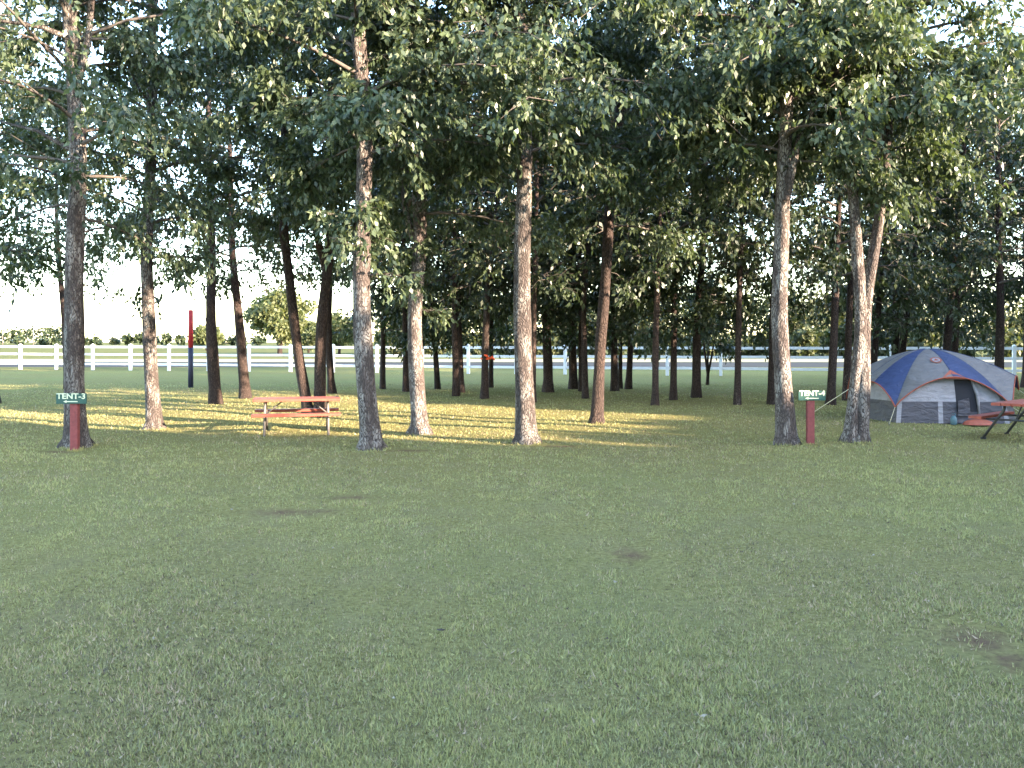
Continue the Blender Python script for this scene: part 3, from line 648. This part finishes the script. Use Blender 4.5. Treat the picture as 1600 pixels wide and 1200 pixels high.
    for rr in (.13, .10):
        ring += [c+tx*math.cos(a)*rr+ty*math.sin(a)*rr for a in [2*math.pi*k/28 for k in range(28)]]
    em.add(ring, [(k, (k+1) % 28, 28+(k+1) % 28, 28+k) for k in range(28)])
    eb = em.build('emblem', M_pip, e); dm = MB(); dm.add([c+n_*.004+tx*math.cos(a)*.095+ty*math.sin(a)*.095 for a in [2*math.pi*k/24 for k in range(24)]], [tuple(range(24))])
    dm.build('emblem_disc', M_wallp, eb)
    im = MB(); q = [c+n_*.008+tx*a+ty*b for a, b in ((-.06, -.035), (.06, -.035), (.035, .0), (.012, .05), (-.012, .05), (-.035, .0))]; im.add(q, [tuple(range(6))]); im.build('emblem_mark', M_pip, eb)
    # guy lines with pegs
    for (ed, u, dx, dy) in ((0, 0, -1.35, -.1), (1, 0, -.35, -.55), (1, 1.0, .4, -.5), (3, 0, .9, -.2)):
        p = fly(ed, u, 1.0); gl = MB(); s = Vector((p.x+dx, p.y+dy, .03))
        if ed == 0: p = fly(0, .02, .80)
        gl.tube([p, s], .009 if ed == 0 else .005, 5); r_ = gl.build('guy_line', M_rope, e)
        pg = MB(); pg.tube([s+Vector((-.02, 0, .06)), s+Vector((.01, 0, -.04))], .008, 6); pg.build('tent_peg', M_steel, r_)
    return e
tent()
# things lying by the tent door
c = at(1527, 651, 21.2); mb = MB()
mb.add([(-.45, -.2, 0), (.42, -.24, 0), (.45, .18, .0), (-.40, .2, 0), (-.38, -.12, .13), (.2, -.14, .16), (.34, .1, .12), (-.3, .12, .15)], [(0, 1, 5, 4), (1, 2, 6, 5), (2, 3, 7, 6), (3, 0, 4, 7), (4, 5, 6, 7)])
o = mb.build('folded_tarp', M_pip, None, (c.x, 21.15, .01)); bv = o.modifiers.new('b', 'SUBSURF'); bv.levels = bv.render_levels = 2; tag(o, 'orange folded tarp lying against the tent right of its door', 'tarp')
mb = MB(); mb.tube([(0, 0, 0), (0, 0, .02), (0, 0, .15), (0, 0, .19), (0, 0, .22)], [.06, .075, .075, .05, .03], 12)
mb.tube([(-.05, 0, .21), (-.03, 0, .27), (.03, 0, .27), (.05, 0, .21)], .008, 6)
tag(mb.build('water_jug', M_cyan, None, (at(1490, 650, 21.2).x, 21.2, .0)), 'small cyan jug standing at the tent door', 'jug')

# ------------------------------------------------------------------ pole, ribbon, far posts
d = gd(606); e = empty('slim_pole', ((298-800)/F*d, d, 0), 0, 'slim straight pole painted dark blue below and red above', 'pole')
mb = MB(); mb.tube([(0, 0, -.05), (0, 0, 1.72)], .11, 12); mb.build('pole_shaft', M_navy, e)
mb = MB(); mb.tube([(0, 0, 1.72), (0, 0, 3.3), (0, 0, 3.34)], [.105, .105, .07], 12); mb.build('pole_top', M_polered, e)
d = gd(623); cx = (759.5-800)/F*d; rb = MB(); zc = CAMH-(560-HY)/F*d
rb.tube([(math.cos(a)*.175, math.sin(a)*.175, .02*math.sin(a)) for a in [2*math.pi*k/20 for k in range(21)]], .03, 6)
rb.tube([(.1, -.17, 0), (.22, -.22, .05), (.30, -.2, -.06)], [.035, .05, .02], 6); rb.tube([(.1, -.17, 0), (.02, -.24, .10), (-.06, -.22, .13)], [.03, .045, .02], 6)
tag(rb.build('ribbon', plain('ribbon_orange', (.8, .10, .03), .6), None, (cx, d+.02, zc)), 'orange ribbon tied round a slim leaning tree', 'ribbon')
for k, (px, py) in enumerate([(362, 796), (615, 1096), (1365, 872), (961, 909), (860, 740), (1100, 1130), (240, 1010), (1450, 950), (689, 987), (520, 860), (1240, 790)]):
    q = at(px, py, gd(py)); a_ = k*1.9; mb = MB(); r_ = .02 if k != 8 else .04
    mb.add([(-r_, 0, .012), (0, -r_*.5, .0), (r_*1.1, 0, .010), (0, r_*.5, .004), (0, 0, .018)], [(0, 1, 4), (1, 2, 4), (2, 3, 4), (3, 0, 4)])
    o = mb.build('fallen_leaf', M_dead2 if k == 8 else M_dead, None, (q.x, q.y, float(gz(q.x, q.y))+.022)); o.rotation_euler = (.2, .1, a_)
    tag(o, 'single dark brown dead leaf lying on the open lawn' if k == 8 else 'small pale dead leaf lying on the open lawn', 'leaf', 'dead leaves on the lawn')
for px, h_, lb in ((4, 16, 'thin tall lamp pole on the horizon at the far left edge'), (52, 13, 'thin pole on the horizon just left of the trunk at the tent-3 sign')):
    D_ = 260; e = empty('street_lamp', ((px-800)/F*D_, D_, 0), 0, lb, 'street lamp', 'far lamp poles')
    mb = MB(); mb.tube([(0, 0, 0), (0, 0, h_*.55)], [.16, .1], 8); mb.build('pole', M_steel, e)
    mb = MB(); mb.tube([(0, 0, h_*.55), (.5, 0, h_*.55+.1), (1.2, 0, h_*.55)], .09, 6); mb.build('lamp_arm', M_steel, e)
